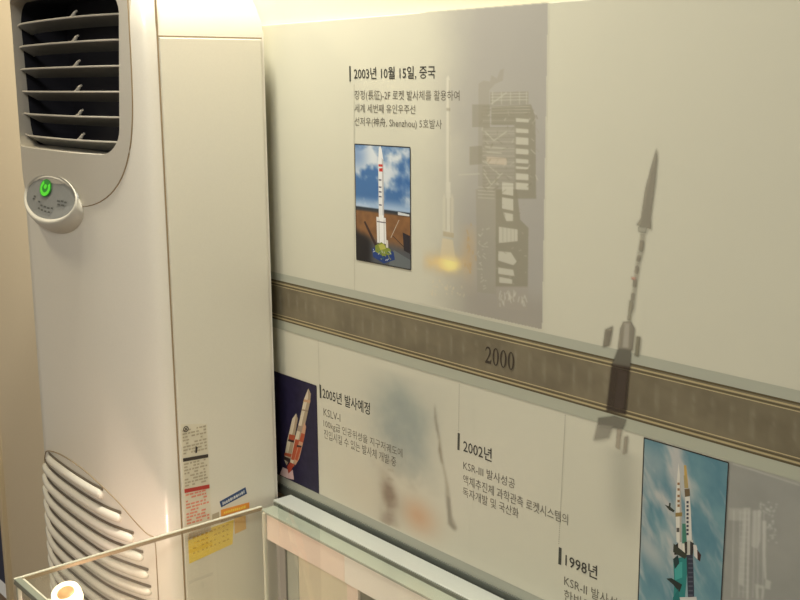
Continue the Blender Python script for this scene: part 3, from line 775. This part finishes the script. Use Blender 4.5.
# lower air intake: arched outline, ribs with dark slots
arch = [(-.034, .855), (-.046, .855), (-.060, .862), (-.084, .879), (-.129, .910), (-.178, .926), (-.24, .937), (-.305, .940)]
arch = arch + [(-ACW - a, b) for a, b in arch[::-1][1:]]
lowarch = [(-.034, .40), (-.034, .60), (-.034, .80)]
arch = chaikin(lowarch + arch + [(-ACW - a, b) for a, b in lowarch[::-1]], 2)
mb = MB(); mb.tube([(x, F(x) - 0.0004, z) for x, z in arch], 0.0012, 6); mb.build('intake_groove', M['seam'], ac, 60)
ends = [-.168, -.114, -.083, -.062, -.052, -.048, -.046, -.046, -.046, -.046, -.046, -.046, -.046]
for i, e in enumerate(ends):
    z = 0.9065 - 0.0332 * i; xa, xb = -ACW - e, e; N = 36
    path = []; rad = []; sl = []
    for j in range(N + 1):
        t = j / N; x = xa + (xb - xa) * (0.5 - 0.5 * math.cos(math.pi * t))
        path.append((x, F(x) - 0.0015, z)); s_ = min(1.0, math.sqrt(max(0.02, 1 - abs(2*((x-xa)/(xb-xa)) - 1) ** 40)))
        rad.append(0.0098 * s_); sl.append((x, F(x) - 0.0012, z + 0.0118))
    mb = MB(); mb.tube(path, rad, 12, squash=(0.9, 1.0)); rb = mb.build('intake_rib', M['rib'], ac, 60)
    mb = MB(); mb.tube(sl, [min(r, .0032) for r in rad], 8, squash=(0.4, 1.0)); mb.build('intake_slot', M['slot'], rb, 60)
# stickers on the side
SX = 0.0024
def patch(name, pts, m, parent, lift=0.0, y2=None):
    mb = MB(); mb.loft([[(SX + lift - .0003, y, z) for y, z in pts], [(SX + lift, y, z) for y, z in pts]]); return mb.build(name, m, parent)
def smat(n, c): return mat(n, RGB(*c), 0.45, mottling=0.05)
M['blue_st'] = smat('blue_sticker', (44, 70, 112)); M['orange_st'] = smat('orange_sticker', (226, 150, 62)); M['yellow_st'] = smat('yellow_sticker', (236, 208, 84))
M['black_bar'] = smat('black_print', (58, 50, 44)); M['red_bar'] = smat('red_print', (178, 58, 48)); M['grey_print'] = smat('grey_print', (174, 164, 140)); M['pink_print'] = smat('red_small_print', (214, 140, 116)); M['white_print'] = smat('white_print', (200, 204, 204)); M['tan_st'] = smat('tan_sticker', (224, 180, 100))
lab = patch('rating_label', [(-.2025, .862), (-.149, .872), (-.149, 1.063), (-.2025, 1.073)], M['sticker'], ac); lab['label'] = 'narrow white label with small print, black bar and red bar'
def bar(z, hgt, m, y0=-.2015, y1=-.150, slope=-0.06):
    return [(y0, z), (y1, z + slope*(y1-y0)), (y1, z + hgt + slope*(y1-y0)), (y0, z + hgt)]
patch('print_bar', bar(1.001, .0065, 0), M['black_bar'], lab, .0006)
patch('print_bar', bar(.9405, .0075, 0), M['red_bar'], lab, .0006)
def rows(zs, m, y0, y1, hgt, name):
    mb = MB()
    for z in zs:
        y = y0
        while y < y1 - .003:
            l = random.uniform(.003, .010)
            if random.random() < .82: mb.box((SX + .0003, y, z), (SX + .0007, min(y + l, y1), z + hgt))
            y += l + random.uniform(.0012, .003)
    return mb.build(name, m, lab)
rows([1.058 - .0062*i for i in range(8)], M['grey_print'], -.200, -.152, .0028, 'small_print')
rows([.994 - .0060*i for i in range(8)], M['grey_print'], -.200, -.153, .0030, 'small_print')
rows([.934 - .0062*i for i in range(10)], M['pink_print'], -.200, -.153, .0032, 'small_print')
mb = MB()
for i in range(14):
    a, b = 2*math.pi*i/14, 2*math.pi*(i+1)/14
    mb.face([(SX + .001, -.193 + r*math.cos(t), 1.062 + r*math.sin(t)) for r, t in ((.0042,a),(.0056,a),(.0056,b),(.0042,b))])
mb.face([(SX + .001, -.193 + y, 1.062 + z) for y, z in ((-.003,-.002),(-.002,-.003),(.003,.002),(.002,.003))])
mb.face([(SX + .001, -.193 + y, 1.062 + z) for y, z in ((-.003,.002),(-.002,.003),(.003,-.002),(.002,-.003))])
mb.build('round_mark', M['black_bar'], lab)
patch('print_bar', [(-.176, 1.012), (-.173, 1.012), (-.171, 1.022), (-.175, 1.026)], M['black_bar'], lab, .0008)
rows2 = patch('barcode_label', [(-.199, .846), (-.150, .852), (-.150, .866), (-.199, .860)], M['sticker'], ac)
mb = MB()
for i in range(20):
    y = -.197 + .0023*i; mb.box((SX + .0003, y, .8495 + (y + .197)*.12), (SX + .0007, y + random.uniform(.0007, .0015), .8605 + (y + .197)*.12))
mb.build('barcode', M['grey_print'], rows2)
bl = patch('blue_sticker', [(-.127, .893), (-.070, .9065), (-.073, .9205), (-.130, .9055)], M['blue_st'], ac); bl['label'] = 'small blue sticker with white lettering'
def sticker_marks(par, y0, y1, zc, hgt, m, slope):
    mb = MB(); y = y0
    while y < y1:
        l = random.uniform(.0018, .0042); zz = zc + slope*(y - y0)
        mb.box((SX + .0003, y, zz - hgt/2), (SX + .0007, min(y + l, y1), zz + hgt/2 * random.uniform(.5, 1))); y += l + .0013
    mb.build('sticker_print', m, par)
sticker_marks(bl, -.124, -.076, .9005, .0060, M['white_print'], .255)
og = patch('orange_sticker', [(-.128, .8745), (-.066, .876), (-.066, .888), (-.128, .8885)], M['orange_st'], ac); og['label'] = 'small orange sticker'
sticker_marks(og, -.122, -.074, .8815, .0050, M['yellow_st'], .0)
gr_ = patch('grey_sticker', [(-.147, .872), (-.132, .873), (-.132, .886), (-.147, .884)], M['grey_print'], ac)
ye = patch('yellow_sticker', [(-.199, .800), (-.106, .8135), (-.101, .862), (-.199, .8555)], M['yellow_st'], ac); ye['label'] = 'large yellow sticker behind the glass case'
patch('tan_sticker', [(-.100, .832), (-.075, .836), (-.075, .868), (-.100, .865)], M['tan_st'], ac)
mb = MB()
for i in range(4):
    for j in range(9):
        y = -.19 + .009*j; z = .817 + .010*i + .10*(y + .19)
        if random.random() < .8: mb.box((SX + .0003, y, z), (SX + .0006, y + random.uniform(.003, .007), z + .003))
mb.build('sticker_print', smat('yellow_print', (206, 170, 56)), ye)

# ================================================================== GLASS DISPLAY CASE
ZC = 0.885
case = empty('display_case', (0, 0, 0))
tag(case, 'glass-topped display case with pale rear rail, standing against the timeline board', 'display case')
CX0, CX1, CY0, CY1 = -1.690, -0.10, -0.565, -0.008
LXF = -1.692                               # front left corner
def pane(name, P, zlo, zhi, m=M['glass']):
    mb = MB(); mb.loft([[(x, y, zlo) for x, y in P], [(x, y, zhi) for x, y in P]]); return mb.build(name, m, case)
pane('glass_top', [(LXF + .004, CY0 + .004), (CX1, CY0 + .004), (CX1, -0.052), (CX0 + .001, -0.052)], ZC - .007, ZC - .001)
pane('side_glass', [(LXF + .001, CY0 + .007), (LXF + .007, CY0 + .007), (CX0 + .007, -0.090), (CX0 + .001, -0.090)], 0.58, ZC - .008)
pane('front_glass', [(LXF + .007, CY0), (CX1, CY0), (CX1, CY0 + .006), (LXF + .007, CY0 + .006)], 0.58, ZC - .008)
mb = MB(); mb.loft([[(x, y, z) for x, z in ((CX0 - .012, ZC - .028), (CX1, ZC - .028), (CX1, ZC), (CX0 - .012, ZC))] for y in (-.050, CY1)])
mb.build('rear_rail', M['alu'], case, bevel=0.0015)
mb = MB(); mb.box((CX0 - .004, -0.0535, ZC - .03), (CX1, -0.0500, ZC - .0015)); mb.build('rubber_seal', M['rubber'], case)
mb = MB(); mb.box((CX0 - .002, -0.0845, ZC - .0125), (CX1, -0.0535, ZC - .0075)); mb.build('inner_rail', M['green_edge'], case, bevel=0.0008)
mb = MB(); mb.box((CX0 + .0145, -0.083, ZC - .064), (-1.43, -0.066, ZC - .0125)); o = mb.build('valance', M['peach'], case, bevel=0.001)  # peach here is reflected light painted onto one end of the white valance
mb = MB(); mb.box((-1.43, -0.083, ZC - .064), (CX1, -0.066, ZC - .0125)); o = mb.build('light_valance', M['lampwhite'], case, bevel=0.001)
# polished top edge at the left end and along the front
def edge_bar(name, p, q, w, z0, z1, m, bev=.001):
    p = Vector(p); q = Vector(q); d = (q - p).normalized(); n = Vector((-d.y, d.x)) * w
    P = [p, q, q + n, p + n]; mb = MB(); mb.loft([[(a.x, a.y, z0) for a in P], [(a.x, a.y, z1) for a in P]]); return mb.build(name, m, case, bevel=bev)
edge_bar('side_edge', (LXF, CY0), (CX0, -0.086), -0.0055, ZC - .006, ZC + .0012, M['glass_edge'])
edge_bar('edge_seal', (LXF + .0058, CY0 + .01), (CX0 + .0058, -0.088), -0.0018, ZC - .006, ZC - .0003, M['seam'], 0)
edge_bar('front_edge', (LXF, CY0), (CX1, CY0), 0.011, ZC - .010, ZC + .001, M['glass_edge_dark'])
edge_bar('front_edge_strip', (LXF + .01, CY0 + .0115), (CX1, CY0 + .0115), 0.003, ZC - .010, ZC - .0003, M['glass_edge'], 0)
mb = MB(); mb.box((LXF + .002, CY0 + .002, .56), (LXF + .009, CY0 + .009, ZC - .010)); mb.build('corner_post', M['glass_edge'], case, bevel=.001)
mb = MB(); mb.box((CX0 + .009, -0.090, .56), (CX0 + .0145, -0.084, ZC - .010)); mb.build('corner_post', M['glass_edge'], case, bevel=.001)
pane('side_glass', [(CX1 - .007, CY0 + .007), (CX1 - .001, CY0 + .007), (CX1 - .001, -0.06), (CX1 - .007, -0.06)], 0.56, ZC - .008)
# rear of the case: sliding doors in frames
mb = MB(); mb.box((CX0 + .014, -0.062, .56), (-1.648, -0.045, ZC - .03)); mb.build('door_stile', M['alu_grey'], case, bevel=.001)
mb = MB(); mb.box((-1.648, -0.060, .56), (-1.644, -0.045, ZC - .03)); mb.build('rubber_seal', M['rubber'], case)
mb = MB(); mb.box((-1.644, -0.060, .56), (-1.608, -0.045, ZC - .03)); mb.build('door_stile', M['green_edge'], case, bevel=.001)
mb = MB(); mb.box((-1.608, -0.058, .56), (-1.452, -0.045, ZC - .03)); mb.build('sliding_door', M['backpanel'], case)
mb = MB(); mb.box((-1.452, -0.062, .56), (-1.420, -0.045, ZC - .03)); mb.build('door_stile', M['peach'], case, bevel=.001)
mb = MB(); mb.box((-1.420, -0.056, .56), (CX1, -0.045, ZC - .03)); mb.build('sliding_door', mat('grey_door', (0.16, 0.16, 0.12, 1), 0.4), case)
mb = MB(); mb.box((-1.70, CY0, 0.0), (CX1, -0.012, 0.56)); mb.build('cabinet', M['cabinet'], case, bevel=.004)
mb = MB(); mb.box((-1.685, CY0 + .012, 0.56), (CX1 - .01, -0.065, 0.565)); mb.build('deck', M['fabric'], case)

# ================================================================== HALOGEN LAMP IN THE CASE
lamp = empty('spot_lamp', (-1.650, -0.494, 0.848))
tag(lamp, 'small round glowing halogen lamp inside the front left corner of the glass case', 'lamp')
AX = Vector((.25, -.35, 1))
mb = MB(); mb.lathe((0,0,0), [(.0005,.004),(.013,.004),(.0165,.010),(.0205,.012),(.0235,.009),(.025,.002),(.025,-.010),(.021,-.020),(.012,-.024),(.0005,-.024)], 40, axis=AX); mb.build('lamp_shade', M['bulb'], lamp, 60)
mb = MB(); mb.lathe((0,0,0), [(.0148,.0035),(.0142,.0075),(.009,.009),(.0001,.0092)], 24, axis=AX); mb.build('lamp_core', M['lampcore'], lamp, 60)
mb = MB(); mb.tube([(0,-.022,-.004),(0,-.040,.004),(0,-.058,.020)], .004, 8); mb.build('bracket', M['lampwhite'], lamp, 60)

# ================================================================== LIGHT
def area(name, loc, target, size, power, color):
    l = bpy.data.lights.new(name, 'AREA'); l.shape = 'DISK'; l.size = size; l.energy = power; l.color = color
    o = bpy.data.objects.new(name, l); col.objects.link(o); o.location = loc
    o.rotation_euler = (Vector(target) - Vector(loc)).to_track_quat('-Z', 'Y').to_euler(); return o
area('ceiling_downlight', (-1.615, -0.32, 2.66), (-1.60, -0.22, 1.0), 0.20, 32, (1.0, 0.94, 0.80))
area('ceiling_lamp', (0.0, -1.9, 2.68), (-1.3, -0.4, 1.0), 0.6, 38, (1.0, 0.97, 0.90))
area('corner_downlight', (-2.95, -0.75, 2.66), (-2.95, -0.2, 1.0), 0.22, 15, (1.0, 0.86, 0.60))
p = bpy.data.lights.new('halogen_light', 'POINT'); p.energy = 1.7; p.color = (1.0, 0.71, 0.58); p.shadow_soft_size = 0.02
po = bpy.data.objects.new('halogen_light', p); col.objects.link(po); po.location = (-1.650, -0.46, 0.80)
w = bpy.data.worlds.new('world'); bpy.context.scene.world = w; w.use_nodes = True
bg = w.node_tree.nodes['Background']; bg.inputs['Color'].default_value = (1.0, 0.92, 0.78, 1); bg.inputs['Strength'].default_value = 0.32

# ================================================================== CAMERA
cam = bpy.data.cameras.new('camera'); co = bpy.data.objects.new('camera', cam); col.objects.link(co)
cam.sensor_width = 36.0; cam.lens = FPX * 36.0 / 800.0; cam.clip_start = 0.02
R = Matrix((CR, -CD, -CF)).transposed().to_4x4(); R.translation = CAM; co.matrix_world = R
sc = bpy.context.scene; sc.camera = co
sc.view_settings.view_transform = 'Standard'; sc.view_settings.look = 'None'
sc.view_settings.exposure = 0.0; sc.view_settings.gamma = 1.0; sc.view_settings.use_curve_mapping = False
